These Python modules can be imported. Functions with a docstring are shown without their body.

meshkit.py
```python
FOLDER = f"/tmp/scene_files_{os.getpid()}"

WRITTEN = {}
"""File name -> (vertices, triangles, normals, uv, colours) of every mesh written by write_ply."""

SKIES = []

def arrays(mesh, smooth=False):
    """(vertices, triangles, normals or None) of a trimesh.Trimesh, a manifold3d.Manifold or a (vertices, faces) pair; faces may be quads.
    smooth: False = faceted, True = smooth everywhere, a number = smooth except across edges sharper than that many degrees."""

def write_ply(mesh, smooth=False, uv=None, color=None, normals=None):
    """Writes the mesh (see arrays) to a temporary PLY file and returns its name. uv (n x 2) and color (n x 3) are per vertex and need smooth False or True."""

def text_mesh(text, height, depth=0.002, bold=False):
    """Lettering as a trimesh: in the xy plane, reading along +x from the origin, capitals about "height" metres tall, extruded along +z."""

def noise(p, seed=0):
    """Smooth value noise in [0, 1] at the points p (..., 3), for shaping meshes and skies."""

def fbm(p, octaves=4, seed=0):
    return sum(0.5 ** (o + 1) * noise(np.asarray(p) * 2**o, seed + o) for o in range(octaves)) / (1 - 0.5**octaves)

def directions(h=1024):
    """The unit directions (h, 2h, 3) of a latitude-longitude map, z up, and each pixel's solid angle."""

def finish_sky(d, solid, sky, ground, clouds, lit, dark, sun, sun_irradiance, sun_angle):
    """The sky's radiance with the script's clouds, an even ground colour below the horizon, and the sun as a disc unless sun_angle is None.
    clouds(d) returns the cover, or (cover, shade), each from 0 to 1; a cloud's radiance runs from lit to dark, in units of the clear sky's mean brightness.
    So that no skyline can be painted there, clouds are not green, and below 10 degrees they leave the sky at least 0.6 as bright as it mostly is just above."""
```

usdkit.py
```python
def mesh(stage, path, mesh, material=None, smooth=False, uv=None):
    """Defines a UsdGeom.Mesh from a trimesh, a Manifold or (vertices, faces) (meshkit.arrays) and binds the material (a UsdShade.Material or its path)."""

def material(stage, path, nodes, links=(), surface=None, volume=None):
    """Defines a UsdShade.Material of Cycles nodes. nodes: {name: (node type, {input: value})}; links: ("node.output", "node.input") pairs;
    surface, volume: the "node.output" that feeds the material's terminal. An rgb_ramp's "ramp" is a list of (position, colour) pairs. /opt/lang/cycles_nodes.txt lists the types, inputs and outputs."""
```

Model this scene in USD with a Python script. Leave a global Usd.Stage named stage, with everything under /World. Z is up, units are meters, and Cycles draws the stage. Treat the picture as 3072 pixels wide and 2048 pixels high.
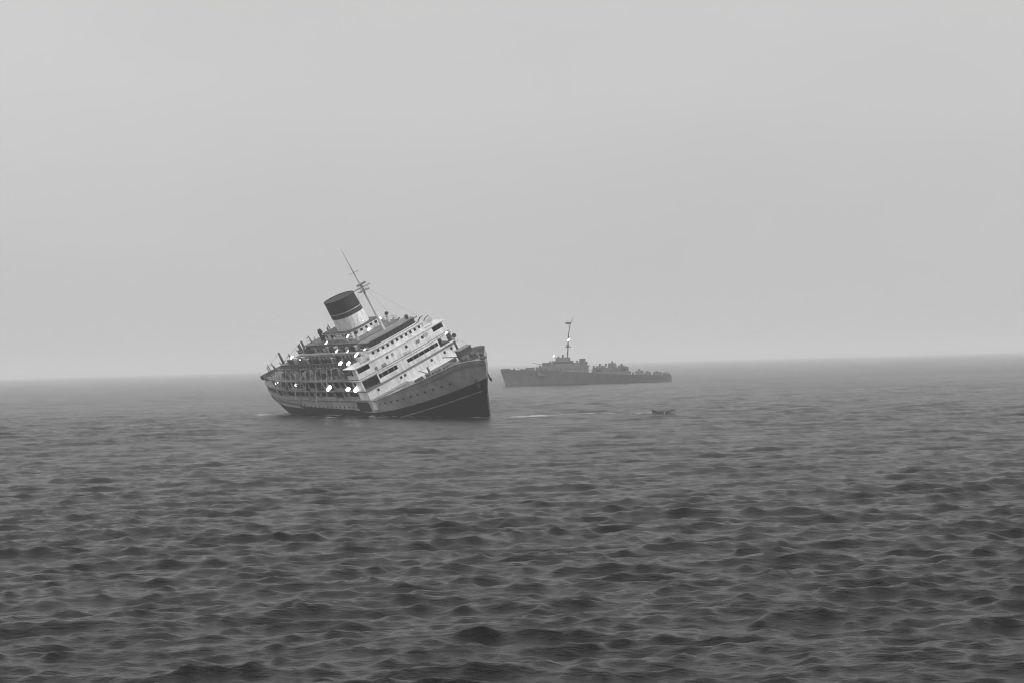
import math, random
import numpy as np, trimesh, manifold3d as m3
import usdkit, meshkit
from shapely.geometry import Polygon, box as sbox
from pxr import Usd, UsdGeom, UsdLux, UsdShade, Gf, Sdf

random.seed(7)
rng = np.random.default_rng(11)
stage = Usd.Stage.CreateInMemory()
UsdGeom.SetStageUpAxis(stage, UsdGeom.Tokens.z)
UsdGeom.SetStageMetersPerUnit(stage, 1.0)
world = UsdGeom.Xform.Define(stage, '/World')
stage.SetDefaultPrim(world.GetPrim())
UsdGeom.Scope.Define(stage, '/World/Looks')

# ------------------------------------------------------------------ camera, sky, sun, exposure
EYE = 12.5                      # metres above the water: the deck of another ship
cam = UsdGeom.Camera.Define(stage, '/World/camera')
cam.CreateHorizontalApertureAttr(36.0)
cam.CreateVerticalApertureAttr(24.0)
cam.CreateFocalLengthAttr(82.03)
cam.CreateClippingRangeAttr(Gf.Vec2f(1.0, 90000.0))
cam.CreateExposureAttr(0.0)
_p, _r = math.atan(66.0 / 7000.0), math.radians(1.5)
_f = np.array([0, math.cos(_p), math.sin(_p)]); _rt = np.array([1.0, 0, 0]); _u = np.cross(_rt, _f)
_rt, _u = math.cos(_r) * _rt - math.sin(_r) * _u, math.cos(_r) * _u + math.sin(_r) * _rt
M = Gf.Matrix4d(*_rt, 0, *_u, 0, *(-_f), 0, 0, 0, EYE, 1)
cam.AddTransformOp().Set(M)

SUN_EL, SUN_AZ = math.radians(48), math.radians(140)      # azimuth = atan2(x, y) towards the sun
SKY_STRENGTH = 0.08
CLOUD = 6.7
sky = UsdLux.DomeLight.Define(stage, '/World/sky')
sky_mat = usdkit.material(stage, '/World/Looks/overcast_sky', {
    'tex': ('sky_texture', dict(sky_type='single_scattering', sun_disc=False, sun_elevation=SUN_EL, sun_rotation=SUN_AZ, aerosol_density=3.0)),
    'grey': ('hsv', dict(saturation=0.0, value=1.0, fac=1.0)),
    'tc': ('texture_coordinate', {}),
    'sep': ('separate_xyz', {}),
    'rise': ('math', dict(math_type='multiply_add', value2=0.85, value3=1.0)),
    'pos': ('math', dict(math_type='maximum', value2=0.0)),
    'map': ('mapping', dict(scale=(2.2, 2.2, 7.0))),
    'n': ('noise_texture', dict(scale=0.9, detail=5.0, roughness=0.5)),
    'nr': ('map_range', dict(from_min=0.3, from_max=0.7, to_min=0.94, to_max=1.06)),
    'mul': ('math', dict(math_type='multiply')),
    'bri': ('math', dict(math_type='multiply', value2=CLOUD)),
    'comb': ('combine_color', {}),
    'mix': ('mix_color', dict(fac=0.97, use_clamp=False)),
    'bg': ('background_shader', dict(strength=SKY_STRENGTH)),
}, [('tex.color', 'grey.color'), ('tc.generated', 'sep.vector'), ('sep.z', 'pos.value1'), ('pos.value', 'rise.value1'),
    ('tc.generated', 'map.vector'), ('map.vector', 'n.vector'), ('n.fac', 'nr.value'), ('nr.result', 'mul.value1'), ('rise.value', 'mul.value2'),
    ('mul.value', 'bri.value1'), ('bri.value', 'comb.r'), ('bri.value', 'comb.g'), ('bri.value', 'comb.b'),
    ('grey.color', 'mix.a'), ('comb.color', 'mix.b'), ('mix.result', 'bg.color')], surface='bg.background')
UsdShade.MaterialBindingAPI.Apply(sky.GetPrim()).Bind(sky_mat)
sky.GetPrim().SetCustomDataByKey('kind', 'structure')
sky.GetPrim().SetCustomDataByKey('label', 'even pale grey overcast sky above the hazy sea')
sky.GetPrim().SetCustomDataByKey('category', 'sky')

sun = UsdLux.DistantLight.Define(stage, '/World/sun')
sun.CreateNormalizeAttr(True)
sun.CreateIntensityAttr(0.4)
sun.CreateAngleAttr(14.0)
sun.CreateColorAttr(Gf.Vec3f(1.0, 1.0, 0.995))
_d = np.array([math.sin(SUN_AZ) * math.cos(SUN_EL), math.cos(SUN_AZ) * math.cos(SUN_EL), math.sin(SUN_EL)])
_x = np.cross([0, 0, 1.0], _d); _x /= np.linalg.norm(_x); _y = np.cross(_d, _x)
sun.AddTransformOp().Set(Gf.Matrix4d(*_x, 0, *_y, 0, *_d, 0, 0, 0, 500, 1))

HAZE_DENSITY = 1.7e-4

# ------------------------------------------------------------------ materials (a monochrome photograph: everything is a grey)
def g3(v): return (v, v, v)
def paint(name, v, vary=0.15, rough=0.55, scale=0.35, streak=0.0, dirt=0.0):
    """Grey paint with soft blotches and, where asked, streaks running down the plating."""
    nodes = {'tc': ('texture_coordinate', {}), 'n': ('noise_texture', dict(scale=scale, detail=5.0, roughness=0.6)),
             'r': ('rgb_ramp', dict(ramp=[(0.3, g3(v * (1 - vary))), (0.7, g3(min(0.95, v * (1 + vary))))])),
             'map': ('mapping', dict(scale=(1.3, 1.3, 0.16))), 's': ('noise_texture', dict(scale=1.1, detail=4.0, roughness=0.65)),
             'sr': ('rgb_ramp', dict(ramp=[(0.38, g3(1 - streak)), (0.56, g3(1.0))])),
             'mul': ('mix_color', dict(blend_type='multiply', fac=1.0)),
             'p': ('principled_bsdf', dict(roughness=rough, specular_ior_level=0.3))}
    links = [('tc.object', 'n.vector'), ('n.fac', 'r.fac'), ('tc.object', 'map.vector'), ('map.vector', 's.vector'), ('s.fac', 'sr.fac'),
             ('r.color', 'mul.a'), ('sr.color', 'mul.b'), ('mul.result', 'p.base_color')]
    return usdkit.material(stage, '/World/Looks/' + name, nodes, links, surface='p.BSDF')

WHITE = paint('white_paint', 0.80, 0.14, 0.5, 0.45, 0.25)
SIDE = paint('shaded_stained_side_paint', 0.34, 0.45, 0.6, 0.45, 0.35)  # darker than WHITE: side-wall shade put into the colour, with blotchy stains
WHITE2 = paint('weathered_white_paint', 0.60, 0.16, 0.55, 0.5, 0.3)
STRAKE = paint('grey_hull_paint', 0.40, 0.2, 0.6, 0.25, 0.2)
TRIM = paint('pale_trim_paint', 0.55, 0.15, 0.55, 0.4, 0.2)
BLACK = paint('black_hull_paint', 0.006, 0.3, 0.55, 0.4, 0.2)
STRIPE = paint('stripe_paint', 0.40, 0.25, 0.6, 0.6, 0.3)
DECK = paint('deck_planking', 0.16, 0.3, 0.8, 0.8, 0.0)
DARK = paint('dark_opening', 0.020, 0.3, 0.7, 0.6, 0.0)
GLASS = paint('dark_window_glass', 0.025, 0.2, 0.2, 0.6, 0.0)
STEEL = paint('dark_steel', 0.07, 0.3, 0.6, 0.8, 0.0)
MIDGREY = paint('mid_grey_paint', 0.22, 0.25, 0.6, 0.6, 0.2)
FUNNEL_TOP = paint('funnel_top_paint', 0.016, 0.35, 0.6, 0.5, 0.3)
FUNNEL_BAND = paint('funnel_band_paint', 0.035, 0.3, 0.6, 0.5, 0.2)
ROPE = paint('pale_rope', 0.45, 0.2, 0.9, 1.0, 0.0)
NAVY = paint('naval_grey_paint', 0.17, 0.2, 0.6, 0.4, 0.2)
NAVY_D = paint('naval_dark_grey_paint', 0.15, 0.2, 0.6, 0.4, 0.2)
LAMPS_M = [usdkit.material(stage, '/World/Looks/lit_lamp' + n, {'e': ('emission', dict(color=(1, 1, 1), strength=v))}, [], surface='e.emission') for n, v in (('', 3.4), ('_dim', 1.7), ('_bright', 4.2))]
LAMP = LAMPS_M[0]

FOAM = usdkit.material(stage, '/World/Looks/sea_foam', {
    'g': ('geometry', {}), 'n': ('noise_texture', dict(scale=0.55, detail=6.0, roughness=0.7)),
    'a': ('attribute', dict(attribute='cover')),
    'add': ('math', dict(math_type='add')), 'r': ('map_range', dict(from_min=0.86, from_max=1.12, to_min=0.0, to_max=0.5, clamp=True)),
    't': ('transparent_bsdf', {}), 'p': ('principled_bsdf', dict(base_color=g3(0.62), roughness=0.8)), 'mix': ('mix_closure', {})},
    [('g.position', 'n.vector'), ('n.fac', 'add.value1'), ('a.fac', 'add.value2'), ('add.value', 'r.value'), ('r.result', 'mix.fac'),
     ('t.BSDF', 'mix.closure1'), ('p.BSDF', 'mix.closure2')], surface='mix.closure')

WATER = usdkit.material(stage, '/World/Looks/sea_water', {
    'g': ('geometry', {}),
    'm1': ('mapping', dict(scale=(0.45, 0.75, 1.0), rotation=(0, 0, 0.15))), 'n1': ('noise_texture', dict(scale=3.0, detail=3.5, roughness=0.7)),
    'm2': ('mapping', dict(scale=(0.010, 0.006, 1.0), rotation=(0, 0, 0.1))), 'n2': ('noise_texture', dict(scale=1.0, detail=3.0, roughness=0.55)),
    'gust': ('map_range', dict(from_min=0.3, from_max=0.7, to_min=0.45, to_max=1.0, clamp=True)),
    'b': ('bump', dict(distance=0.28)),
    'p': ('principled_bsdf', dict(base_color=g3(0.002), roughness=0.19, ior=1.333, specular_ior_level=0.17))},
    [('g.position', 'm1.vector'), ('m1.vector', 'n1.vector'), ('n1.fac', 'b.height'), ('g.position', 'm2.vector'), ('m2.vector', 'n2.vector'),
     ('n2.fac', 'gust.value'), ('gust.result', 'b.strength'), ('b.normal', 'p.normal')], surface='p.BSDF')

# ------------------------------------------------------------------ helpers
counts = {}
def numbered(parent, name):
    k = counts.get((parent, name), 0); counts[(parent, name)] = k + 1
    return f'{parent}/{name}' + (f'_{k:03d}' if k else '')
def obj(name, mesh, m, parent='/World', smooth=False, label=None):
    path = numbered(str(parent), name)
    prim = usdkit.mesh(stage, path, mesh, m, smooth=smooth).GetPrim()
    if label: prim.SetCustomDataByKey('label', label)
    return path
def tag(path, label=None, cat=None, group=None, kind=None):
    p = stage.GetPrimAtPath(path)
    for k, v in (('label', label), ('category', cat), ('group', group), ('kind', kind)):
        if v: p.SetCustomDataByKey(k, v)
def thing(name, matrix, label, cat):
    path = numbered('/World', name)
    x = UsdGeom.Xform.Define(stage, path); x.AddTransformOp().Set(matrix); tag(path, label, cat)
    return path
def cat(ms): return trimesh.util.concatenate(ms)
def bx(x0, x1, y0, y1, z0, z1):
    m = trimesh.creation.box((abs(x1 - x0), abs(y1 - y0), abs(z1 - z0)))
    m.apply_translation(((x0 + x1) / 2, (y0 + y1) / 2, (z0 + z1) / 2)); return m
def mbx(x0, x1, y0, y1, z0, z1):
    return m3.Manifold.cube((abs(x1 - x0), abs(y1 - y0), abs(z1 - z0))).translate((min(x0, x1), min(y0, y1), min(z0, z1)))
def tube(pts, r, sides=7, close=True):
    p = np.asarray(pts, float); n = len(p); r = np.broadcast_to(np.asarray(r, float), (n,))
    t = np.gradient(p, axis=0); t /= np.linalg.norm(t, axis=1, keepdims=True)
    a = np.cross(t, np.where(np.abs(t[:, 2:]) < 0.9, [0, 0, 1.0], [1.0, 0, 0])); a /= np.linalg.norm(a, axis=1, keepdims=True)
    b = np.cross(t, a); g = np.arange(sides) * 2 * np.pi / sides
    v = p[:, None] + r[:, None, None] * (np.cos(g)[None, :, None] * a[:, None] + np.sin(g)[None, :, None] * b[:, None])
    f = []
    for i in range(n - 1):
        for j in range(sides):
            k = (j + 1) % sides
            f += [[i * sides + j, i * sides + k, (i + 1) * sides + k], [i * sides + j, (i + 1) * sides + k, (i + 1) * sides + j]]
    v = v.reshape(-1, 3); c0 = len(v); v = np.vstack([v, p[:1], p[-1:]])
    for j in range(sides):
        k = (j + 1) % sides
        f += [[c0, k, j], [c0 + 1, (n - 1) * sides + j, (n - 1) * sides + k]]
    return trimesh.Trimesh(v, f, process=False)
def sub(pts, k=8): return np.asarray(pts)
def extr(poly, z0, z1):
    m = trimesh.creation.extrude_polygon(poly, z1 - z0, engine='earcut'); m.apply_translation((0, 0, z0)); return m
def mextr(poly, z0, z1):
    return m3.CrossSection([np.asarray(poly.exterior.coords)[:-1]] + [np.asarray(i.coords)[:-1] for i in poly.interiors], m3.FillRule.EvenOdd).extrude(z1 - z0).translate((0, 0, z0))
def cut(m, boxes):
    for b in boxes: m = m - b
    return m
def capsule(c, axis, length, r):
    axis = np.asarray(axis, float) / np.linalg.norm(axis); c = np.asarray(c, float)
    s = np.linspace(-1, 1, 9); rr = r * np.sqrt(np.clip(1 - np.abs(s) ** 4, 0.02, 1))
    return tube([c + axis * k * length / 2 for k in s], rr, 10)
def lathe(profile, c, sides=14):
    g = np.arange(sides) * 2 * np.pi / sides; p = np.asarray(profile, float)
    v = np.stack([p[:, :1] * np.cos(g), p[:, :1] * np.sin(g), np.repeat(p[:, 1:], sides, 1)], -1).reshape(-1, 3) + c
    f = []
    for i in range(len(p) - 1):
        for j in range(sides):
            k = (j + 1) % sides
            f += [[i * sides + j, i * sides + k, (i + 1) * sides + k], [i * sides + j, (i + 1) * sides + k, (i + 1) * sides + j]]
    return trimesh.Trimesh(v, f, process=False)
def grid(V, flip=False):
    n, m = V.shape[:2]; i, j = np.meshgrid(np.arange(n - 1), np.arange(m - 1), indexing='ij')
    a = (i * m + j).ravel(); q = np.stack([a, a + m, a + m + 1, a + 1], 1)
    if flip: q = q[:, ::-1]
    return V.reshape(-1, 3), np.vstack([q[:, [0, 1, 2]], q[:, [0, 2, 3]]])

# ------------------------------------------------------------------ the sea: one sheet to the horizon, fine where it is near
wrng = np.random.default_rng(5)
WAVES = []
NW = 180
for k in range(NW):
    lam = 0.5 * (26.0 / 0.5) ** ((k + wrng.random()) / NW)
    th = math.radians(-80 + wrng.normal(0, 24 if lam > 5 else 38))        # travels roughly towards the viewer
    steep = 0.044 * min(1.0, (3.6 / lam) ** 1.1) * min(1.0, (lam / 1.2) ** .25) * wrng.uniform(.5, 1.5)
    WAVES.append((2 * math.pi / lam, math.cos(th), math.sin(th), steep * lam / (2 * math.pi), wrng.random() * 6.283, lam))
CHOP = 1.0
def sea_shift(x, y, dx, dy):
    """Height and sideways shift of the water surface: a random sea of trochoidal waves, so that crests are sharp and troughs are wide."""
    x, y, dx, dy = (np.asarray(q, np.float64) for q in (x, y, dx, dy))
    q = np.stack([x * 0.012, y * 0.006, np.zeros_like(x)], -1)
    gust = (0.55 + 0.9 * meshkit.fbm(q, 3, 3)).astype(np.float32)       # squalls: rougher and calmer patches
    z, sx, sy = (np.zeros(x.shape, np.float32) for _ in range(3))
    for k, cx, cy, a, ph, lam in WAVES:
        need = np.maximum(dx * abs(cx), dy * abs(cy)) / lam
        w = (np.clip((0.42 - need) / 0.18, 0, 1) * a).astype(np.float32)
        if not w.any(): continue
        t = np.mod(k * (cx * x + cy * y) + ph, 2 * math.pi).astype(np.float32)
        z += w * np.cos(t)
        if lam > 1.3:
            sn = w * np.sin(t); sx -= CHOP * cx * sn; sy -= CHOP * cy * sn
    return z * gust, sx * gust, sy * gust
def sea_height(x, y, dx, dy): return sea_shift(x, y, dx, dy)[0].astype(float)
ys = [-400.0, 0.0, 35.0, 60.0]
y = 70.0
while y < 3400: ys.append(y); y += max(0.2, 0.0031 * y)
ys += list(np.geomspace(3800, 29000, 26)); ys = np.array(ys)
us = np.linspace(-1, 1, 620)
side = np.geomspace(1.04, 600.0, 34)
U = np.concatenate([-side[::-1], us, side])
half = 0.27 * np.maximum(ys, 60) + 16
X = U[None, :] * half[:, None]
X = np.clip(X, -29000, 29000) + np.where(np.abs(X) > 29000, np.sign(X) * (np.abs(U)[None, :] * 0.01), 0)
Y = np.repeat(ys[:, None], len(U), 1)
DX = np.gradient(X, axis=1); DY = np.gradient(Y, axis=0)
Z, SX, SY = sea_shift(X, Y, np.abs(DX), np.abs(DY))
X, Y = X + SX, Y + SY
v, f = grid(np.stack([X, Y, Z], -1), flip=True)
sea = obj('sea', (v, f), WATER, smooth=True)
tag(sea, 'choppy dark grey sea reaching the hazy horizon', 'sea', kind='structure')

# ------------------------------------------------------------------ the listing liner (x forward, y to port, z up from the upright waterline)
def pose(X, Y, Zo, head, heel, trim):
    f = np.array([math.sin(head), -math.cos(head), 0]); up = np.array([0, 0, 1.0]); port = np.cross(up, f)
    f2 = math.cos(trim) * f + math.sin(trim) * up; u2 = math.cos(trim) * up - math.sin(trim) * f
    p3 = math.cos(heel) * port + math.sin(heel) * u2; u3 = math.cos(heel) * u2 - math.sin(heel) * port
    return Gf.Matrix4d(*f2, 0, *p3, 0, *u3, 0, X, Y, Zo, 1), np.stack([f2, p3, u3], 1), np.array([X, Y, Zo])
LM, LR, LT = pose(-24, 600, 0, math.radians(25), math.radians(26), 0)
liner = thing('passenger_liner', LM, 'black-hulled white passenger liner heeling far over, with a dark-topped funnel and lit deck lamps', 'ship')

def zp(x):  # upper edge of the black paint
    return np.where(x > 5, 8 + 2.2 * ((x - 5) / 46) ** 2, 8 + 0.8 * np.clip((5 - x) / 10, 0, 1) + 2.6 * np.clip((5 - x) / 102, 0, 1.1) ** 1.6)
def zt(x):  # top of the hull plating
    bow = 11.2 + (x - 12) * 0.135 - np.clip(x - 47, 0, 30) ** 2 * 0.03
    aft = 10.9 + 2.6 * np.clip((-x - 10) / 88, 0, 1) ** 1.6
    w = np.clip((x - 8) / 5, 0, 1); w = w * w * (3 - 2 * w)
    return aft * (1 - w) + bow * w
def x_stem(z): return np.interp(z, [-9, -4, 0, 3, 6.8, 9.9, 13, 16, 18.5], [37, 39.5, 43, 45.2, 48.2, 51.5, 54.3, 56.0, 56.6])
def x_stern(z): return np.interp(z, [-9, -5, -2, 0, 3, 5, 8, 10, 14], [-66, -74, -81, -85, -91, -94, -96.5, -97.5, -98])
def hb(x, z):
    xs, xa = x_stem(z), x_stern(z)
    full = 14.0 * np.clip(1 - (np.clip(-z - 2, 0, 7) / 8.2) ** 2.5, 0, 1) ** 0.5
    p = np.interp(z, [-9, 0, 6, 10, 16], [1.35, 1.55, 1.8, 2.1, 2.3])
    xi = np.clip((x - 4) / (xs - 4), 0, 1); bow = np.clip(1 - xi ** p, 0, 1)
    q = np.interp(z, [-9, 0, 6, 12], [1.5, 1.9, 2.3, 2.6])
    yi = np.clip((-28 - x) / (-28 - xa), 0, 1); aft = np.clip(1 - yi ** q, 0, 1) ** np.interp(z, [0, 8], [1, 0.72])
    return full * bow * aft
S = np.concatenate([0.5 - 0.5 * np.cos(np.linspace(0, math.pi, 70))])
def hull_strip(levels, s_range=None, off=0.0):
    """levels: functions of x giving z, from low to high; one closed-ended shell, starboard and port."""
    out = []
    for sgn in (-1, 1):
        V = np.zeros((len(S), len(levels), 3))
        for j, lv in enumerate(levels):
            z = np.full(len(S), 5.0)
            for _ in range(12):
                xs, xa = x_stem(z), x_stern(z); x = xa + S * (xs - xa); z = lv(x)
            V[:, j] = np.stack([x, sgn * (hb(x, z) + off), z], -1)
        out.append(trimesh.Trimesh(*grid(V, flip=(sgn > 0)), process=False))
    return cat(out)
lv_black = [(lambda x, t=t: -9 + t * (zp(x) + 9)) for t in (0, .05, .12, .2, .3, .4, .5, .6, .7, .8, .9, 1)]
lv_white = [(lambda x, t=t: zp(x) + t * (zt(x) - zp(x))) for t in (0, .35, .7, 1)]
hull = obj('hull', hull_strip(lv_black), BLACK, liner, smooth=50)
strake = obj('hull_strake', hull_strip(lv_white), STRAKE, liner, smooth=50, label='pale upper hull plating with the bulwark')
zs = lambda x: 5.6 + 1.7 * np.clip((x - 14) / 34, 0, 1.2)
def stripe_mesh():
    xs = np.linspace(6, 47.6, 60); z = zs(xs); out = []
    for sgn in (-1, 1):
        rows = []
        for dz in (-0.13, 0.13): rows.append(np.stack([xs, sgn * (np.maximum(hb(xs, z + dz), 0.0) + 0.12), z + dz], -1))
        out.append(trimesh.Trimesh(*grid(np.stack(rows, 1), flip=(sgn > 0)), process=False))
    return cat(out)
obj('hull_stripe', stripe_mesh(), STRIPE, hull, label='thin pale stripe along the black bow plating')
# bulwark capping rail and inner lining on the bow
def bow_edge(sgn, x0, x1, n, dz=0.0, inset=0.0):
    xs = np.linspace(x0, x1, n); z = zt(xs)
    return np.stack([xs, sgn * np.maximum(hb(xs, z) - inset, 0.0), z + dz], -1)
for sgn in (-1, 1):
    obj('capping_rail', tube(bow_edge(sgn, 12, 55.6, 44, 0.05), 0.14, 6), STRAKE, strake)
    low = bow_edge(sgn, 12, 55.0, 40, -1.35, 0.25); top = bow_edge(sgn, 12, 55.0, 40, -0.02, 0.18)
    obj('bulwark_lining', trimesh.Trimesh(*grid(np.stack([low, top], 1), flip=(sgn < 0)), process=False), MIDGREY, strake)
    for x in np.arange(15, 55, 2.6):
        z = float(zt(np.array(x))); h = float(hb(np.array(x), np.array(z)))
        if h > 1.5: obj('bulwark_stay', tube([[x, sgn * (h - .2), z - .15], [x, sgn * (h - 1.0), z - 1.3]], 0.07, 4), MIDGREY, strake)
# decks
def deck_sheet(x0, x1, drop, inset=0.15):
    xs = np.linspace(x0, x1, 40); z = zt(xs) - drop; h = np.maximum(hb(xs, z) - inset, 0.02); rows = []
    for k in np.linspace(-1, 1, 9): rows.append(np.stack([xs, k * h, z + 0.25 * (1 - k * k)], -1))
    return trimesh.Trimesh(*grid(np.stack(rows, 1)), process=False)
obj('foredeck', deck_sheet(8, 54.6, 1.25), DECK, liner)
obj('main_deck', deck_sheet(-97.5, 8, 0.08), DECK, liner)
obj('dark_side_panel', bx(-0.2, 7.6, -14.12, -13.6, 8.5, 10.95), DARK, hull, label='dark panel on the ship side at the water')  # near-black panel set on the starboard plating
for x in np.arange(-60, -1, 3.1):
    z = 9.55 + 1.2 * max(0, (-x - 40) / 58); h = float(hb(np.array(x), np.array(z)))
    c = trimesh.creation.cylinder(0.27, 0.16, sections=10); c.apply_transform(trimesh.transformations.rotation_matrix(math.pi / 2, (1, 0, 0)))
    c.apply_translation((x, -h, z)); obj('porthole', c, GLASS, strake)
for x in np.arange(14, 44, 2.9):
    z = 9.9 + 0.05 * (x - 14) + 0.4; h = float(hb(np.array(x), np.array(z)))
    c = trimesh.creation.icosphere(1, 0.27); c.apply_translation((x, -h, z)); obj('porthole', c, GLASS, strake)
for sgn in (-1, 1):     # anchors stowed at the hawse pipes
    x, z = 49.3, 10.0; h = float(hb(np.array(x), np.array(z)))
    a = cat([tube([[x, sgn * (h + .35), z + 1.2], [x + .25, sgn * (h + .3), z - 1.1]], 0.2, 6), tube([[x - .7, sgn * (h + .45), z - .5], [x + .25, sgn * (h + .35), z - 1.1], [x + 1.0, sgn * (h + .2), z - .4]], [0.1, 0.28, 0.1], 6)])
    obj('anchor', a, STEEL, hull)
obj('stem_fairlead', cat([bx(54.6, 55.8, -0.5, 0.5, 15.4, 15.9)]), STEEL, strake)

# --- superstructure
def plan(xa, xf, hw, bulge=1.1, follow=True):
    ysn = np.linspace(-1, 1, 25)
    front = [(xf - bulge * abs(t) ** 2.4, hw * t) for t in ysn]
    xs = np.arange(xf - bulge - 3, xa, -4.0).tolist() + [xa]
    def w(x): return min(hw, float(hb(np.array(x), np.array(12.0))) - 0.06) if follow else hw
    port = [(x, w(x)) for x in xs]; stb = [(x, -w(x)) for x in xs[::-1]]
    return Polygon(front + port + stb)
def slab(poly, z, t=0.28, over=0.35): return extr(poly.buffer(over, join_style=2), z - t, z)

T1 = plan(-90, 13.2, 13.9)
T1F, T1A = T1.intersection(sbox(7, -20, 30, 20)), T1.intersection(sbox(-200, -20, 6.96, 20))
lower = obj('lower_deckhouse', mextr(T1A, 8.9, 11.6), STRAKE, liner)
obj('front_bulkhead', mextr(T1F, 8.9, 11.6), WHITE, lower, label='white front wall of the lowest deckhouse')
T2 = plan(-84, 11.2, 13.88)
cuts, x = [], 3.0
orng = np.random.default_rng(4)
while x > -80:
    w = orng.uniform(2.2, 6.4); zz = 12.05 if orng.random() < .3 else 12.45; cuts.append(mbx(x - w, x, -16, 16, zz, 13.8)); x -= w + orng.uniform(.3, 1.2)
T2R = T2.difference(T2.buffer(-.25, join_style=2))
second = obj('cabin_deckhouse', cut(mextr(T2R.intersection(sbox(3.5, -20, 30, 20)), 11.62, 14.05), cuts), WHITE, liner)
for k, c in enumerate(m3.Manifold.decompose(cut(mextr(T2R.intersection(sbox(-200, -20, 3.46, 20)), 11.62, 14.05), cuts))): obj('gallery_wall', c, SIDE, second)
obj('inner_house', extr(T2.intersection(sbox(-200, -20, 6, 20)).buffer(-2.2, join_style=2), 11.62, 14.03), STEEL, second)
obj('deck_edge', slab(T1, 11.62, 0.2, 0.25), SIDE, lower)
for n, (host, z, x0) in enumerate(((lower, 10.1, -78),)):
    for x in np.arange(x0, 8, 2.9):
        h = min(13.9, float(hb(np.array(x), np.array(12.0))) - 0.06)
        obj('cabin_window', bx(x - .5, x + .5, -h - .04, -h + .3, z - .45, z + .45), GLASS, host)
for yy in (-11.0, -4.4, -3.2, 5.0, 9.2, 11.4):
    xx = 11.2 - 1.1 * abs(yy / 13.88) ** 2.4
    obj('front_window', bx(xx - .3, xx + .05, yy - .3, yy + .3, 12.75, 13.4), GLASS, second)

# promenade deck: walls with openings, the shade within painted onto the inner house
T3 = plan(-66, 10.0, 13.9)
ring = mextr(T3.difference(T3.buffer(-0.25, join_style=2)), 14.05, 16.9)
op = []
for s in (-1, 1):
    op += [mbx(2, 14, s * 9.3, s * 13.55, 14.0 if s < 0 else 14.45, 16.55)]
    op += [mbx(2, 14, s * 1.0 + (-2.6 if s < 0 else 0), s * 9.0, 15.15, 16.25)] if s < 0 else [mbx(2, 14, -0.6, 9.0, 15.15, 16.1)]
    x = 5.2
    while x > -64:
        w = orng.uniform(2.0, 5.6); op.append(mbx(x - w, x, s * 5, s * 16, 14.15 if orng.random() < .35 else 14.9, 16.6)); x -= w + orng.uniform(.3, 1.0)
walls = cut(ring, op)
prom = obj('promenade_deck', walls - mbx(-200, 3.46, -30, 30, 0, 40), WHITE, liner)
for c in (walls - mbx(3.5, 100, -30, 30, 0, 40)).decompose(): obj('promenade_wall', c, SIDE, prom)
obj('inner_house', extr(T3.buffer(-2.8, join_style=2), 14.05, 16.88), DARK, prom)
for yy in list(np.arange(-8, -1.2, 1.7)) + list(np.arange(1.2, 9, 1.7)):
    xx = 10.0 - 1.1 * abs(yy / 13.9) ** 2.4
    obj('window_post', bx(xx - .2, xx - .06, yy - .1, yy + .1, 15.1, 16.3), MIDGREY, prom)
obj('promenade_floor', slab(T2, 14.06, 0.2, 0.2), DECK, prom)
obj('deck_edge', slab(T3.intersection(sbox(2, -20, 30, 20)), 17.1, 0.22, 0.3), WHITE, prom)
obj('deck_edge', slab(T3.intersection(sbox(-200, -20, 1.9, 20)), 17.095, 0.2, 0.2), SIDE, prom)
obj('boat_deck', slab(T3, 17.12, 0.02, 0.05), DECK, prom)
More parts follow.
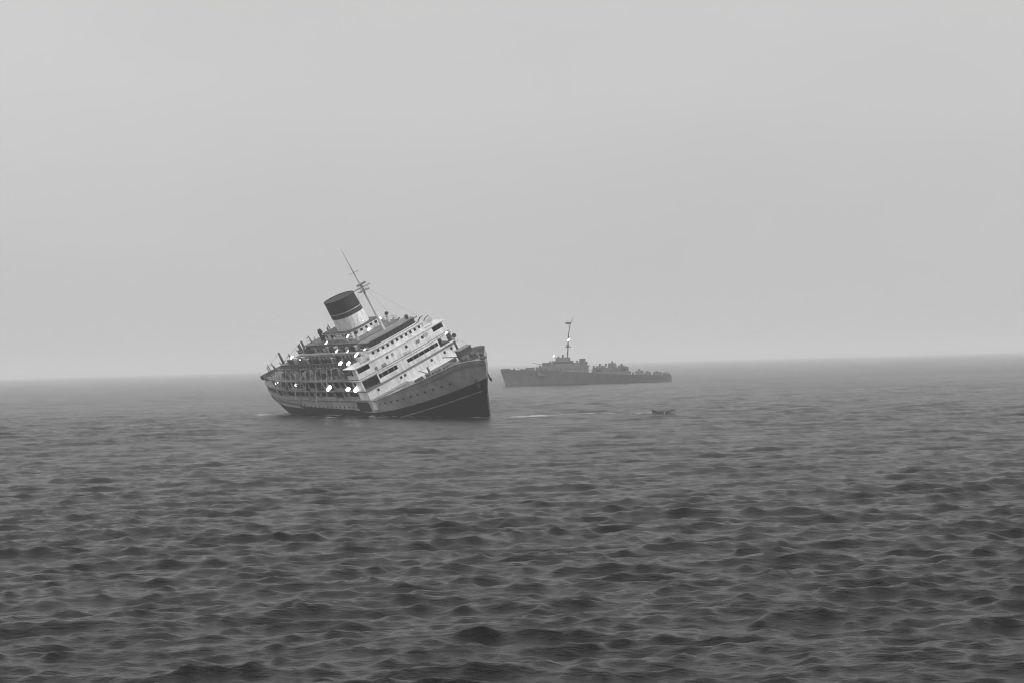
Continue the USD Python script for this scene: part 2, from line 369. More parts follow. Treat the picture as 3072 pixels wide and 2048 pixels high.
# aft part of the promenade deck shows dark gaps and clutter
# screen at the fore end of the boat deck
T4 = plan(0.5, 9.0, 13.5, follow=False)
ring4 = mextr(T4.difference(T4.buffer(-0.22, join_style=2)), 17.12, 20.0)
op4 = [mbx(4, 14, s * 9.7, s * 13.0, 18.5, 19.75) for s in (-1, 1)] + [mbx(-1, 5.5, s * 12, s * 15, 18.1, 19.8) for s in (-1, 1)]
op4 += [mbx(-3, 2, -9, 9, 17, 20.1)]
screen = obj('bridge_front_screen', cut(ring4, op4), WHITE, liner)
obj('screen_lining', bx(3.0, 6.2, -13.0, 13.0, 17.15, 19.9), DARK, screen)
for yy, z0, w in ((-6.2, 17.6, 1.2), (-3.0, 18.9, .5), (0.8, 17.5, 1.9), (4.6, 18.6, .9), (7.4, 19.1, 1.3), (-8.4, 17.8, .6)):
    xx = 9.0 - 1.1 * abs(yy / 13.5) ** 2.4
    obj('front_panel', bx(xx - .5, xx + .25, yy - w / 2, yy + w / 2, z0 - .3, z0 + .35), (MIDGREY, WHITE2, SIDE)[int(w * 10) % 3], screen)  # small panels in mixed greys on the front wall
for yy in (-4.6, 1.2, 6.2):
    xx = 9.0 - 1.1 * abs(yy / 13.5) ** 2.4
    obj('front_window', bx(xx - .3, xx + .05, yy - .35, yy + .35, 18.5, 19.2), GLASS, screen)
obj('deck_edge', slab(T4, 20.15, 0.2, 0.3), WHITE, screen)
# boat deck house
T4b = plan(-54, 0.4, 9.5, 0.2, follow=True)
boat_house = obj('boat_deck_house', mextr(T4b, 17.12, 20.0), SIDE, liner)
for x in np.arange(-50, -2, 2.6):
    obj('cabin_window', bx(x - .55, x + .55, -9.56, -9.2, 18.3, 19.3), GLASS, boat_house)
obj('deck_edge', slab(T4b, 20.15, 0.2, 0.5), DECK, boat_house)
# bridge deck
T5 = plan(-42, 8.3, 8.4, 0.9, follow=False)
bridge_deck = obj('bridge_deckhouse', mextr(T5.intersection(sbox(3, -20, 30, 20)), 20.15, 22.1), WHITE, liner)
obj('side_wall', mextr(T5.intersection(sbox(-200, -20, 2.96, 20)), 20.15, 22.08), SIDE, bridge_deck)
for k, yy in enumerate(np.linspace(-7.0, 7.0, 11)):
    xx = 8.3 - 0.9 * abs(yy / 8.4) ** 2.4
    obj('front_window', bx(xx - .3, xx + .05, yy - .33, yy + .33, 21.05, 21.75), GLASS, bridge_deck)
for x in np.arange(-38, 5, 2.8): obj('cabin_window', bx(x - .5, x + .5, -8.46, -8.1, 20.8, 21.6), GLASS, bridge_deck)
obj('bridge_ledge', slab(plan(-42, 8.6, 8.2, 0.9, follow=False), 22.4, 0.34, 0.15), WHITE, bridge_deck, label='bright ledge below the wheelhouse windows')
obj('bridge_deck_planking', slab(plan(-42, 8.3, 8.2, 0.9, follow=False), 22.42, 0.02, -0.1), DECK, bridge_deck)
for s in (-1, 1):
    w = cat([bx(5.6, 7.6, s * 8.3, s * 11.2, 21.0, 21.2), bx(7.5, 7.62, s * 8.3, s * 11.2, 21.2, 22.1), bx(5.7, 7.5, s * 11.1, s * 11.22, 21.2, 22.1)])
    obj('bridge_wing', w, WHITE2, bridge_deck)
    obj('wing_strut', tube([[6.6, s * 10.8, 21.0], [6.6, s * 11, 20.1]], 0.1, 6), WHITE2, bridge_deck)
# wheelhouse
WH = plan(0.5, 7.6, 7.2, 0.9, follow=False)
wheelhouse = obj('wheelhouse', mextr(WH, 22.42, 22.7), WHITE, liner)
obj('window_band', mextr(WH.buffer(-0.08), 22.7, 24.05), GLASS, wheelhouse, label='dark band of wheelhouse windows')
for yy in np.linspace(-6.8, 6.8, 13):
    xx = 7.6 - 0.9 * abs(yy / 7.2) ** 2.4
    obj('window_post', bx(xx - .12, xx + .0, yy - .05, yy + .05, 22.7, 24.05), STEEL, wheelhouse)
obj('wheelhouse_roof', slab(WH, 24.25, 0.2, 0.1), MIDGREY, wheelhouse)
obj('searchlight', cat([trimesh.creation.icosphere(1, 0.55, ).apply_translation((5.8, 5.9, 25.0)), bx(5.6, 6.0, 5.7, 6.1, 24.2, 24.7)]), STEEL, wheelhouse)
# chart house and officers' house abaft the wheelhouse, up to the funnel
T6 = plan(-40, -1.5, 6.6, 0.4, follow=False)
officers = obj('officers_house', mextr(T6, 22.42, 24.0), MIDGREY, liner)
obj('deck_edge', slab(T6, 24.15, 0.15, 0.25), DECK, officers)
T7 = plan(-29, -8, 4.3, 0.5, follow=False)
fan_house = obj('funnel_house', mextr(T7, 24.15, 26.2), WHITE, liner)
obj('deck_edge', slab(T7, 26.3, 0.14, 0.2), STEEL, fan_house)
for yy in (-3, -1.5, 0, 1.5, 3): obj('front_window', bx(-8.4, -7.97, yy - .35, yy + .35, 25.2, 25.8), GLASS, fan_house)
for x in np.arange(-27, -9, 3): obj('cabin_window', bx(x - .4, x + .4, -4.36, -4.1, 24.9, 25.7), GLASS, fan_house)

# funnel: raked oval, white with a dark top and a band
def oval(z, dl=0.0):
    n = 36; g = np.linspace(0, 2 * np.pi, n, endpoint=False); k = (z - 24) * 0.13
    L, W = 6.3 - (z - 24) * 0.05 + dl, 3.9 - (z - 24) * 0.03 + dl
    return np.stack([-16.0 - k + L * np.sign(np.cos(g)) * np.abs(np.cos(g)) ** 0.85, W * np.sign(np.sin(g)) * np.abs(np.sin(g)) ** 0.85, np.full(n, z)], -1)
def oval_shell(z0, z1, dl=0.0, cap=False, n=5):
    V = np.stack([np.vstack([oval(z, dl), oval(z, dl)[:1]]) for z in np.linspace(z0, z1, n)], 0)
    m = trimesh.Trimesh(*grid(V, flip=True), process=False)
    if cap:
        t = oval(z1, dl); c = t.mean(0) - [0, 0, 0.5]; v = np.vstack([t, c]); k = len(t)
        m = cat([m, trimesh.Trimesh(v, [[i, (i + 1) % k, k] for i in range(k)], process=False)])
    return m
funnel = obj('funnel', oval_shell(23.9, 31.4), WHITE, liner, smooth=50, label='tall white lower casing of the raked funnel')
obj('funnel_top', oval_shell(30.9, 34.3, 0.05, True), FUNNEL_TOP, funnel, smooth=50, label='dark painted top of the funnel')
obj('funnel_band', oval_shell(29.6, 30.75, 0.05), FUNNEL_BAND, funnel, smooth=50, label='dark band round the funnel under its top')
obj('funnel_rim', oval_shell(34.1, 34.42, 0.12), FUNNEL_TOP, funnel, smooth=50)
for s in (-1, 1): obj('steam_pipe', tube([[-10.6, s * 1.2, 24.2], [-11.4, s * 1.2, 30.3]], 0.12, 6), WHITE2, funnel)
for k in range(9): pass
obj('funnel_ladder', cat([tube([[-22.6, y_, 24.2], [-23.6, y_, 34.4]], 0.04, 4) for y_ in (-.3, .3)] + [tube([[-22.6 - (z - 24) * .1, -.3, z], [-22.6 - (z - 24) * .1, .3, z]], 0.03, 4) for z in np.arange(24.5, 34.3, 0.6)]), STEEL, funnel)

# foremast behind the wheelhouse
mast = obj('foremast', tube([[3.2, 0, 24.0], [2.4, 0, 31.5], [1.5, 0, 37.5]], [0.42, 0.34, 0.27], 10), WHITE2, liner, smooth=50)
obj('topmast', tube([[1.5, 0, 37.5], [0.8, 0, 42.0], [0.1, 0, 47.2]], [0.2, 0.12, 0.05], 8), SIDE, mast, label='thin dark upper pole of the foremast')
obj('crosstree', cat([tube([[1.7, -2.6, 36.4], [1.7, 2.6, 36.4]], 0.13, 6), bx(0.9, 3.2, -1.2, 1.2, 35.4, 35.6), tube([[3.1, -1.1, 36.5], [3.1, 1.1, 36.5]], .06, 5), tube([[3.1, -1.1, 35.6], [3.1, -1.1, 36.5]], .06, 5), tube([[3.1, 1.1, 35.6], [3.1, 1.1, 36.5]], .06, 5)]), MIDGREY, mast)
obj('radar_scanner', cat([bx(2.3, 2.6, -1.3, 1.3, 37.1, 37.6), tube([[2.4, 0, 35.6], [2.4, 0, 37.2]], .15, 6)]), MIDGREY, mast)
obj('signal_yard', tube([[1.0, -1.3, 40.6], [1.0, 1.3, 40.6]], [0.06, 0.06], 5), STEEL, mast)
for s in (-1, 1):
    obj('shroud', tube([[1.6, s * .3, 37.2], [-2.4, s * 6.2, 24.2]], 0.02, 4), STEEL, mast)
obj('forestay', tube([[1.5, 0, 37.4], [54.0, 0, 17.6]], 0.018, 4), STEEL, mast)

# foredeck gear: forecastle house, hatches, winches, king posts, windlass, breakwater
zd = lambda x: float(zt(np.array(x))) - 1.1
fc = obj('foredeck_house', cat([bx(14.5, 21.5, -5.2, 10.2, zd(18) - .3, zd(18) + 1.5)]), WHITE, liner, label='low white house on the foredeck')
for yy in (-3.5, -1, 1.5, 4, 6.5, 9): obj('front_window', bx(21.3, 21.56, yy - .3, yy + .3, zd(18) + .5, zd(18) + 1.05), GLASS, fc)
hatch = obj('cargo_hatch', bx(24, 30, -3.2, 3.2, zd(27) - .3, zd(27) + .9), MIDGREY, liner)
obj('hatch_cover', bx(23.9, 30.1, -3.3, 3.3, zd(27) + .9, zd(27) + 1.05), DECK, hatch)
wh = obj('winch_house', cat([bx(32.0, 35.0, 3.4, 6.6, zd(33) - .3, zd(33) + 3.0)]), STEEL, liner, label='dark winch house on the port side of the foredeck')
obj('house_roof', bx(31.8, 35.2, 3.2, 6.8, zd(33) + 3.0, zd(33) + 3.15), MIDGREY, wh)
for s in (-1, 1):
    kp = obj('king_post', tube([[31.5, s * 4.6, zd(31)], [31.4, s * 4.6, zd(31) + (5.4 if s > 0 else 3.2)]], [0.38, 0.28], 8), MIDGREY if s < 0 else STEEL, liner)
    obj('derrick_boom', tube([[31.2, s * 4.6, zd(31) + 1.2], [22.5, s * 3.6, zd(24) + 2.6]], [0.16, 0.12], 6), MIDGREY, kp)
for x, yy in ((33, -3.5), (37, -2.0), (37, 3.0), (22.6, -4.6), (22.6, 5.4)):
    w = obj('cargo_winch', cat([bx(x - .9, x + .9, yy - .7, yy + .7, zd(x), zd(x) + .6)]), STEEL, liner)
    c = trimesh.creation.cylinder(0.5, 2.2, sections=12); c.apply_transform(trimesh.transformations.rotation_matrix(math.pi / 2, (1, 0, 0))); c.apply_translation((x, yy, zd(x) + .9)); obj('winch_drum', c, STEEL, w)
obj('breakwater', cat([tube([[38.5, s * 6.4, zd(38) + .4], [41.5, 0, zd(41) + .5]], .16, 5) for s in (-1, 1)] + [bx(40.4, 40.8, -3, 3, zd(41), zd(41) + 1.1)]), MIDGREY, liner)
wl = obj('windlass', cat([bx(45.5, 48.5, -1.8, 1.8, zd(47), zd(47) + .7)]), STEEL, liner)
for s in (-1, 1):
    c = trimesh.creation.cylinder(0.8, 1.2, sections=14); c.apply_transform(trimesh.transformations.rotation_matrix(math.pi / 2, (1, 0, 0))); c.apply_translation((47, s * 1.3, zd(47) + 1.1)); obj('cable_drum', c, STEEL, wl)
    for x in (43.5, 50.5): obj('bollard', cat([trimesh.creation.cylinder(0.25, 1.0, sections=8).apply_translation((x + d, s * (2.6 if x < 50 else 1.8), zd(x) + .5)) for d in (-.5, .5)]), STEEL, liner)

# ventilators
def cowl(x, yy, z, h, r, m=WHITE2, face=1):
    p = obj('cowl_ventilator', tube([[x, yy, z], [x, yy, z + h * .7], [x + .15 * face, yy, z + h * .88], [x + r * 1.1 * face, yy, z + h]], [r * .6, r * .6, r * .75, r], 10), m, liner)
    c = trimesh.creation.cylinder(r * .86, .1, sections=12); c.apply_transform(trimesh.geometry.align_vectors((0, 0, 1), (face, 0, .3))); c.apply_translation((x + (r * 1.1 + .05) * face, yy, z + h + .01)); obj('cowl_mouth', c, DARK, p)
for a in ((12.0, 12.7, 14.1, 1.9, .65, WHITE2, 1), (-3.5, -5.2, 24.1, 2.2, .6), (-5.5, 5.4, 24.1, 2.4, .6), (-31.5, -4.2, 24.1, 2.6, .7, STEEL), (-33.5, 3.4, 24.1, 2.7, .7, STEEL), (-36.5, -2.5, 24.1, 2.2, .6, STEEL),
          (-10, -5.6, 24.1, 1.7, .5), (-20, -5.6, 24.1, 1.7, .5), (-26.5, -5.5, 24.1, 1.9, .5, STEEL)): cowl(*a)

# starboard and port boat davits, swung out and empty, with the falls hanging
for s in (-1, 1):
    for k, x in enumerate(np.arange(-3.5, -50, -3.9)):
        y0 = min(12.8, float(hb(np.array(x), np.array(12.0))) - 0.6)
        d = obj('boat_davit', tube([[x, s * y0, 17.1], [x, s * y0, 18.9], [x, s * (y0 + .35), 20.1], [x, s * (y0 + 1.3), 20.9], [x, s * (y0 + 2.3), 21.0]], [.22, .2, .18, .15, .12], 6), STEEL if k % 3 else MIDGREY, liner)
        if s < 0:
            ln = (2.5, 6.5, 4.2, 8.0)[k % 4]
            sw = 0.488 * ln      # the falls hang plumb, so they lean against the heeled side
            obj('boat_fall', tube([[x, s * (y0 + 2.3), 20.9], [x, s * (y0 + 2.3) - sw, 20.9 - ln]], 0.05, 4), ROPE, d)
# side clutter on the open decks: lockers, rafts, benches
crng = np.random.default_rng(23)
for k in range(130):
    lev = crng.integers(0, 4)
    if lev == 0: x, yy, z = crng.uniform(-52, 0), -crng.uniform(9.9, 12.3), 17.14
    elif lev == 1: x, yy, z = crng.uniform(-52, -2), -crng.uniform(8.7, 9.6), 20.17
    elif lev == 2: x, yy, z = crng.uniform(-40, 0), -crng.uniform(6.9, 7.9), 22.44
    else: x, yy, z = crng.uniform(-84, -66), -crng.uniform(0, 8), 14.1
    if lev == 3: yy = -min(-yy, float(hb(np.array(x), np.array(12.0))) - 1.5)
    l, w, h = crng.uniform(.8, 2.6), crng.uniform(.5, 1.1), crng.uniform(.5, 1.5)
    b = m3.Manifold.hull(m3.Manifold.compose([m3.Manifold.sphere(.08, 6).translate((x + i * l / 2, yy + j * w / 2, z + .08 + q * h)) for i in (-1, 1) for j in (-.5, .5) for q in (0, 1)]))
    obj('deck_locker', b, (STEEL, MIDGREY, STEEL, WHITE2, DARK)[crng.integers(0, 5)], liner)
# rails
def rail(pts, host, h=1.1, every=2.0, m=STEEL):
    pts = np.asarray(pts, float); parts = []
    for dz in (h, h * .5): parts.append(tube(pts + [0, 0, dz], 0.035, 4))
    for a, b in zip(pts[:-1], pts[1:]):
        n = max(1, int(np.linalg.norm(b - a) / every))
        for t in np.arange(n) / n: p = a + (b - a) * t; parts.append(tube([p, p + [0, 0, h]], 0.035, 4))
    obj('railing', cat(parts), m, host)
def edge(poly, z, x0, x1, s, inset=.1):
    xs = np.arange(x1, x0, -3.0); hw = [max(abs(q[1]) for q in poly.exterior.coords if abs(q[0] - x) < 5) for x in xs]
    return [[x, s * (h - inset), z] for x, h in zip(xs, hw)]
for s in (-1, 1):
    rail(edge(T3, 17.12, -65, 0, s), prom); rail(edge(T4b, 20.17, -54, 0, s, -.3), boat_house); rail(edge(T5, 22.42, -42, 0, s, .3), bridge_deck); rail(edge(T6, 24.15, -40, -2, s), officers)
# stern terraces
T8 = plan(-60, -54.2, 8.6, 0.3, follow=True)
aft1 = obj('after_deckhouse', mextr(T8, 17.12, 19.4), MIDGREY, liner)
obj('deck_edge', slab(T8, 19.55, .15, .3), DECK, aft1)
T9 = plan(-76, -66.2, 6.6, .3)
aft2 = obj('stern_deckhouse', mextr(T9, 14.06, 15.9), MIDGREY, liner)
obj('deck_edge', slab(T9, 16.05, .15, .4), DECK, aft2)
T10 = plan(-93, -82, 7.0, .3)
aft3 = obj('stern_platform', extr(T10, 13.2, 13.5), STEEL, liner)
obj('platform_wall', mextr(T10.difference(T10.buffer(-.2)), 13.5, 14.5), STEEL, aft3)
obj('stern_gallery', cat([bx(-94.6, -90.5, -5.0, -.5, 13.15, 13.4), bx(-94.6, -94.4, -5.0, -.5, 13.4, 14.4), bx(-94.6, -90.5, -5.1, -4.95, 13.4, 14.3)]), STEEL, aft3)
for x in (-86, -90): obj('platform_post', tube([[x, -3, 11.6], [x, -3, 13.3]], .25, 6), STEEL, aft3)
for x, yy, z, h in ((-72, -4, 16, 5.2), (-72, 3.5, 16, 5.0), (-64, -6.5, 17.1, 4.2), (-50, -5, 20.1, 3.6), (-45, 3, 20.1, 4.6)):
    kp = obj('king_post', tube([[x, yy, z], [x, yy, z + h]], [.45, .28], 8), STEEL, liner)
    obj('derrick_boom', tube([[x - .4, yy, z + .8], [x - 6.5, yy + 1, z + 1.6]], [.2, .14], 6), STEEL, kp)
for x, yy, z in ((-57, -3, 19.55), (-58, 2, 19.55), (-48, -6, 20.15), (-46, -1, 20.15), (-69, 1, 16.05), (-80, -3, 14.1), (-78, 1.5, 14.1), (-86, -2, 13.5)):
    h = crng.uniform(1.1, 2.1); obj('deck_ventilator', lathe([(.01, h + .5), (.6, h + .35), (.75, h), (.45, h - .1), (.42, 0)][::-1], (x, yy, z), 10), STEEL, liner)
for x, yy, z, h in ((-84, -4.5, 14.5, 3.4), (-88, -2, 14.5, 2.6), (-91, -3, 14.4, 2.0), (-79, -5, 14.1, 3.6), (-76, 0, 16.0, 3.0), (-68, -6, 16.0, 2.6), (-61, -7.5, 17.1, 3.6), (-55, -7, 19.5, 2.6), (-52, 1, 20.1, 3.0), (-43, -6.8, 22.4, 2.6), (-38, -5, 24.1, 2.2), (-34, 0, 24.1, 3.0)):
    d = crng.uniform(-1.5, 1.5, 2)
    obj('deck_post', cat([tube([[x, yy, z - .3], [x + d[0] * .3, yy + d[1] * .3, z + h]], [.2, .1], 6), tube([[x + d[0] * .2, yy + d[1] * .2, z + h * .8], [x + d[0], yy + d[1], z + h * .75]], [.1, .07], 5)]), STEEL, liner)
for a, b in (((-72, -4, 21), (-84, -4.5, 17.5)), ((-64, -6.5, 21), (-72, -4, 21)), ((1.5, 0, 37), (-11, 0, 33.8)), ((-72, 3.5, 20.8), (-91, 0, 14.5))):
    obj('rigging_wire', tube([a, b], .03, 4), STEEL, liner)
# gangway ladder hanging on the ship side
lad = cat([tube([[-28.9, -13.6 + d, 19.6], [-38.6, -14.4 + d, 16.0]], .07, 4) for d in (0, .5)] + [bx(-29 - t * 9.5 - .12, -29 - t * 9.5 + .12, -13.6 - .8 * t, -13.1 - .8 * t, 19.6 - 3.6 * t - .05, 19.6 - 3.6 * t + .05) for t in np.linspace(0, 1, 16)])
obj('accommodation_ladder', lad, ROPE, liner, label='pale ladder slung along the ship side')

# lit lamps: a bracket and housing on the ship, with the glowing glass as a sub-part
LAMPS = [(-47.4, -9, 21.9, .85, 1.25), (-40.4, -9, 21.4, .8, 1.25), (-69.7, -9.0, 14.3, .8, 1.5), (-68.6, -8.4, 15.0, .55, 1.3), (-43, -12.6, 15.5, 1.0, 1.2), (-14.9, -14.1, 15.1, 1.35, 1.9),
         (-1.4, -14.1, 14.8, 1.35, 1.35), (4.5, -14.1, 14.8, 1.5, 1.9), (-3.6, -12.2, 21.2, 1.15, 1.3), (2.1, -12.2, 21.1, 1.1, 1.35), (-24.2, -6.2, 24.4, .6, 1.1), (-17.3, -6.2, 23.5, .55, 1.05),
         (-11.3, -9, 23.2, .65, 1.1), (-3.6, -9, 23.0, .5, 1.0), (1.1, -9, 21.9, .85, 1.5), (3.9, -7.2, 22.5, .65, 1.4), (-7.2, -6.0, 25.8, .6, 1.2), (-7.1, 0, 24.75, .75, 1.0), (-6.2, 3.5, 25.9, .95, 1.3),
         (-6.0, -0.8, 27.6, .3, .6), (9.4, 12.4, 16.95, .75, 1.0)]
for x, yy, z, w, l in LAMPS:
    ax = np.array([0.0, .93, .36])
    back = np.array([-1, 0, 0]) if x > -8 and abs(yy) < 5 or yy > 5 else np.array([-.25, .9, -.3])
    c = np.array([x, yy, z]); back = back / np.linalg.norm(back)
    w, l, lm = w * .72, l, LAMPS_M[2 if w > 1.2 else (1 if w < .56 else 0)]
    L = obj('deck_lamp', cat([capsule(c + back * .22, ax, l * 1.06, w * .40), tube([c + back * .2, c + back * 1.2 - [0, 0, .4]], .09, 5)]), STEEL, liner)
    obj('lamp_glass', capsule(c, ax, l, w * .5), lm, L, smooth=True)

# ------------------------------------------------------------------ the grey naval ship far behind (own frame: x towards its stern, to the right; y away; z up)
n_ = math.hypot(1, .12) / 1.185; NM = Gf.Matrix4d(1 / n_, .12 / n_, 0, 0, -.12 / n_, 1 / n_, 0, 0, 0, 0, 1.185, 0, -7.0, 1322, 0, 1)
navy = thing('patrol_ship', NM, 'hazy grey naval ship with a tall pole mast lying still in the distance', 'ship')
def nb(x, t):   # half-breadth along 0..83; t 0 keel .. 1 deck
    f = np.clip(x / 26, 0, 1) ** (0.85 - .25 * t); a = np.clip((83 - x) / 20, 0, 1) ** .5
    return 5.6 * f * np.clip(a, .0, 1) * (.55 + .45 * t)
xs = np.concatenate([np.linspace(0, 20, 22), np.linspace(21, 83, 40)])
def ndeck(x): return np.interp(x, [0, 12, 26, 34, 40, 60, 83], [7.8, 7.4, 6.6, 6.0, 5.4, 3.9, 3.1])
out = []
for sgn in (-1, 1):
    V = np.zeros((len(xs), 6, 3))
    for j, t in enumerate(np.linspace(0, 1, 6)):
        z = -3 + t * (ndeck(xs) + 3); xx = xs + (1 - t) * 3.2 * np.clip(1 - xs / 20, 0, 1)
        V[:, j] = np.stack([xx, sgn * nb(xs, t), z], -1)
    out.append(trimesh.Trimesh(*grid(V, flip=sgn < 0), process=False))
nh = obj('hull', cat(out), NAVY, navy, smooth=40)
V = np.stack([np.stack([xs, k * nb(xs, 1), ndeck(xs) - .02], -1) for k in (-1, 0, 1)], 1)
obj('deck', trimesh.Trimesh(*grid(V, flip=False), process=False), NAVY_D, nh)
def nbox(name, x0, x1, hw, z0, z1, m=NAVY, host=None, rake=0.0):
    b = m3.Manifold.hull_points(np.array([[x, y, z] for x, y, z in [(x0, -hw, z0), (x0, hw, z0), (x1, -hw, z0), (x1, hw, z0), (x0 + rake, -hw * .94, z1), (x0 + rake, hw * .94, z1), (x1 - rake * .5, -hw * .94, z1), (x1 - rake * .5, hw * .94, z1)]]))
    return obj(name, b, m, host or navy)
nbox('bow_bulwark', .6, 4.6, 1.2, 7.2, 8.3, NAVY, nh)
g1 = nbox('gun_mount', 12, 16.5, 1.8, 6.8, 8.5, NAVY_D, rake=.5); obj('gun_barrel', tube([[13.4, 0, 7.6], [8.2, 0, 8.2]], [.16, .12], 6), NAVY_D, g1)
h1 = nbox('forward_deckhouse', 17.5, 42, 4.4, 4.4, 8.6)
for x in np.arange(19, 41, 2.4): obj('porthole', bx(x - .25, x + .25, -4.42, -4.2, 7.1, 7.6), DARK, h1)
g2 = nbox('gun_mount', 20, 24, 1.8, 8.6, 10.6, NAVY_D, rake=.5); obj('gun_barrel', tube([[20.4, 0, 9.8], [15.6, 0, 10.5]], [.16, .12], 6), NAVY_D, g2)
h2 = nbox('bridge', 25, 35, 3.6, 8.6, 11.3, rake=.4); nbox('bridge_top', 27, 33.5, 2.9, 11.3, 12.9, rake=.4, host=h2)
for yy in np.arange(-2.6, 2.7, .9): obj('bridge_window', bx(24.95 + .25, 25.3 + .25, yy - .3, yy + .3, 10.2, 10.8), GLASS, h2)
for x in np.arange(26.2, 34.5, 1.5): obj('bridge_window', bx(x - .45, x + .45, -3.62, -3.3, 10.1, 10.8), GLASS, h2)
nbox('range_finder', 38.2, 41.2, 1.4, 8.6, 12.1, NAVY_D, rake=.3); nbox('signal_deck', 35, 38.2, 3.2, 8.6, 10.3, NAVY, rake=.2); nbox('shelter', 23.2, 26, 3.4, 8.6, 10.4, NAVY, rake=.3)
nbox('boat_stowage', 39, 42.5, 3.8, 8.0, 8.9, NAVY_D)
nm = obj('mast', tube([[32.5, 0, 12.6], [33.4, 0, 24], [34.2, 0, 28]], [.34, .25, .16], 8), NAVY, navy)
obj('topmast', tube([[34.2, 0, 28], [36.0, 0, 32.2]], [.14, .08], 6), NAVY, nm)
obj('yard', tube([[33.3, -3.2, 22.6], [33.3, 3.2, 22.6]], .14, 6), NAVY_D, nm)
obj('mast_platform', cat([bx(31.8, 34.2, -.9, .9, 17.6, 18.0), bx(32.3, 33.4, -.6, .6, 18, 19)]), NAVY_D, nm)
obj('antenna', cat([tube([[33.9, 0, 27], [32.6, 0, 30.4]], .09, 5), bx(32.0, 34.6, -.2, .2, 28.6, 29.5)]), NAVY_D, nm)
fn = nbox('funnel', 52, 56.2, 1.9, 4, 8.9, NAVY, rake=.5); nbox('funnel_cap', 52.5, 55.7, 1.6, 8.9, 9.6, NAVY_D, fn)
h3 = nbox('after_deckhouse', 44, 62, 3.8, 3.2, 7.6, rake=1.2)
for x in np.arange(46, 60, 2.4): obj('porthole', bx(x - .25, x + .25, -3.8, -3.5, 5.6, 6.1), DARK, h3)
nbox('gun_tub', 46.5, 50.5, 2.6, 7.6, 8.4, NAVY_D, rake=.3); nbox('torpedo_mount', 57, 60, 1.6, 7.6, 8.4, NAVY_D, rake=.4)
nbox('stern_house', 65.2, 69.2, 2.6, 3, 5.7, rake=1.0); nbox('deck_store', 69.6, 72.8, 2.2, 3, 4.6, NAVY_D, rake=.7)
g3_ = nbox('gun_mount', 74, 78, 1.8, 3, 4.8, NAVY_D, rake=.5); obj('gun_barrel', tube([[77.6, 0, 4.2], [81.6, 0, 4.6]], [.16, .12], 6), NAVY_D, g3_)
nbox('stern_rack', 79.4, 82.2, 2.0, 3, 4.0, NAVY_D, rake=.5)
for (x, z, w, l) in ((33.2, 21.2, .75, 1.6), (25.8, 13.6, .55, 1.1)):
    L = obj('signal_lamp', cat([capsule((x, -.75, z), (.72, 0, .69), l, w * .4), tube([[x, -.7, z], [x + (.2 if z > 15 else 1.6), -.1, z - (.1 if z > 15 else 1.6)]], .1, 5)]), NAVY_D, navy)
    obj('lamp_glass', capsule((x, -1.0, z), (.72, 0, .69), l, w * .5), LAMP, L, smooth=True)

for x, z, h in ((30.2, 12.9, 1.2), (41.6, 8.9, 1.6), (48, 8.4, 1.0), (58.5, 8.4, .8), (62.5, 3, 2.4), (64, 3, 1.8), (72, 3, 2.0), (67, 5.6, .9), (70.8, 4.5, .8), (60.8, 4, 2.6), (50.9, 8, 1.4), (45, 7.4, 1.0), (54, 9.5, .9), (75.5, 4.6, .7), (79, 3, 1.3), (37, 10.2, 1.0), (28, 12.7, .8), (24, 10.3, .9), (10, 6.9, .9), (6.5, 7.2, 1.0), (19, 8.6, .8)):
    obj('deck_ventilator', lathe([(.4, 0), (.4, h * .7), (.65, h * .75), (.55, h), (.01, h * 1.05)], (x, -1.2, z), 9), NAVY_D, navy)
for x in (20.5, 40.5, 47, 59.5): obj('life_raft', m3.Manifold.hull(m3.Manifold.compose([m3.Manifold.sphere(.3, 6).translate((x + a, -3.9, 7.0 + b)) for a in (-.9, .9) for b in (-.4, .7)])), NAVY_D, navy)
# ------------------------------------------------------------------ small open boat in the water to the right, and foam
BM = Gf.Matrix4d(.97, -.243, 0, 0, .243, .97, 0, 0, 0, 0, 1, 0, 34.6, 539, -.02, 1)
boat = thing('open_boat', BM, 'small dark open boat low in the water right of the two ships', 'boat')
t = np.linspace(0, 1, 17); prof = 1.15 * np.sin(np.pi * np.clip(t, .02, .98)) ** .6
V = []
for k, zz in ((-1, .6), (-.86, .15), (-.5, -.25), (0, -.35), (.5, -.25), (.86, .15), (1, .6)):
    V.append(np.stack([-2.7 + 5.4 * t, k * prof, zz + (.35 * (2 * t - 1) ** 2 if zz > .5 else 0 * t)], -1))
V = np.stack(V, 1)
for k, x in enumerate((-1.2, .3, 1.5)):
    obj('oar', tube([[x, 0, .7], [x + .3, (-1) ** k * 2.9, .15]], .06, 5), ROPE, boat)
bh = obj('hull', cat([trimesh.Trimesh(*grid(V), process=False), trimesh.Trimesh(*grid(V * [1, .93, 1] + [0, 0, .05], flip=True), process=False)]), MIDGREY, boat, smooth=60)
for s in (0, 6): obj('gunwale', tube(V[:, s], .06, 5), DARK, bh)
for x in (-1.5, 0, 1.4): obj('thwart', bx(x - .14, x + .14, -.9, .9, .42, .48), MIDGREY, boat)
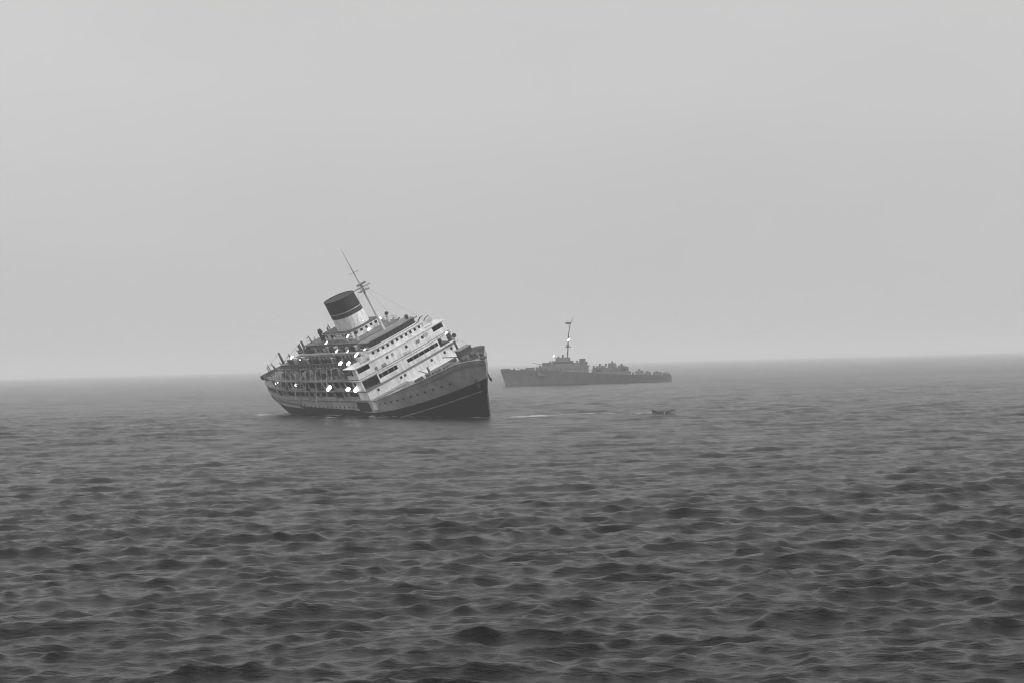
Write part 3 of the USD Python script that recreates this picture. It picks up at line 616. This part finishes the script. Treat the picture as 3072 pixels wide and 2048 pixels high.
obj('tiller_post', tube([[-2.5, 0, .3], [-2.6, 0, 1.3]], .06, 5), STEEL, boat)

def foam(cx, cy, lx, ly, ang, seed, strength=.62):
    n, m = 40, 22; a, b = np.meshgrid(np.linspace(-1, 1, n), np.linspace(-1, 1, m), indexing='ij'); ca, sa = math.cos(ang), math.sin(ang)
    x = cx + ca * a * lx - sa * b * ly; y = cy + sa * a * lx + ca * b * ly
    d = 0.0038 * y
    z = sea_height(x, y, np.full_like(x, .5), d) + .22
    cover = strength * np.clip(1 - (a * a + b * b), 0, 1) ** .5 * (.7 + .6 * meshkit.noise(np.stack([x * .3, y * .12, x * 0], -1), seed))
    return np.stack([x, y, z], -1), cover
FV, FF, FC, at = [], [], [], 0
for q in ((-66, 646, 6.5, 5.0, .1, 1, .85), (-57, 630, 7, 3.5, -.6, 2, .72), (-41, 584, 7, 5.0, .3, 3, .85), (-49, 606, 9, 3.5, -.95, 4, .66), (-32, 578, 8, 3, -.9, 11, .6), (16, 555, 16, 3.0, .05, 5, .48), (-22, 567, 13, 2.2, -1.05, 8, .5), (-10, 548, 9, 2.2, -1.05, 9, .5), (28.5, 542, 5, 5, .1, 6, .56), (4, 543, 8, 3, .2, 7, .6)):
    P, c = foam(*q); v, f = grid(P, flip=False); FV.append(v); FF.append(f + at); FC.append(c.ravel()); at += len(v)
fo = obj('sea_foam', (np.vstack(FV), np.vstack(FF)), FOAM, smooth=True)
pv = UsdGeom.PrimvarsAPI(stage.GetPrimAtPath(fo)).CreatePrimvar('cover', Sdf.ValueTypeNames.FloatArray, 'vertex')
pv.Set(np.concatenate(FC).astype(np.float32).tolist())
tag(fo, 'pale broken foam along the waterline of the listing liner', 'foam', kind='stuff')

# ------------------------------------------------------------------ haze
HAZE = usdkit.material(stage, '/World/Looks/sea_haze', {'v': ('principled_volume', dict(color=g3(1.0), density=HAZE_DENSITY, anisotropy=0.0))}, [], volume='v.volume')
hz = obj('haze', bx(-30000, 30000, -1000, 30000, -3.5, 75), HAZE)
tag(hz, 'thin pale sea haze over the water', 'haze', kind='stuff')
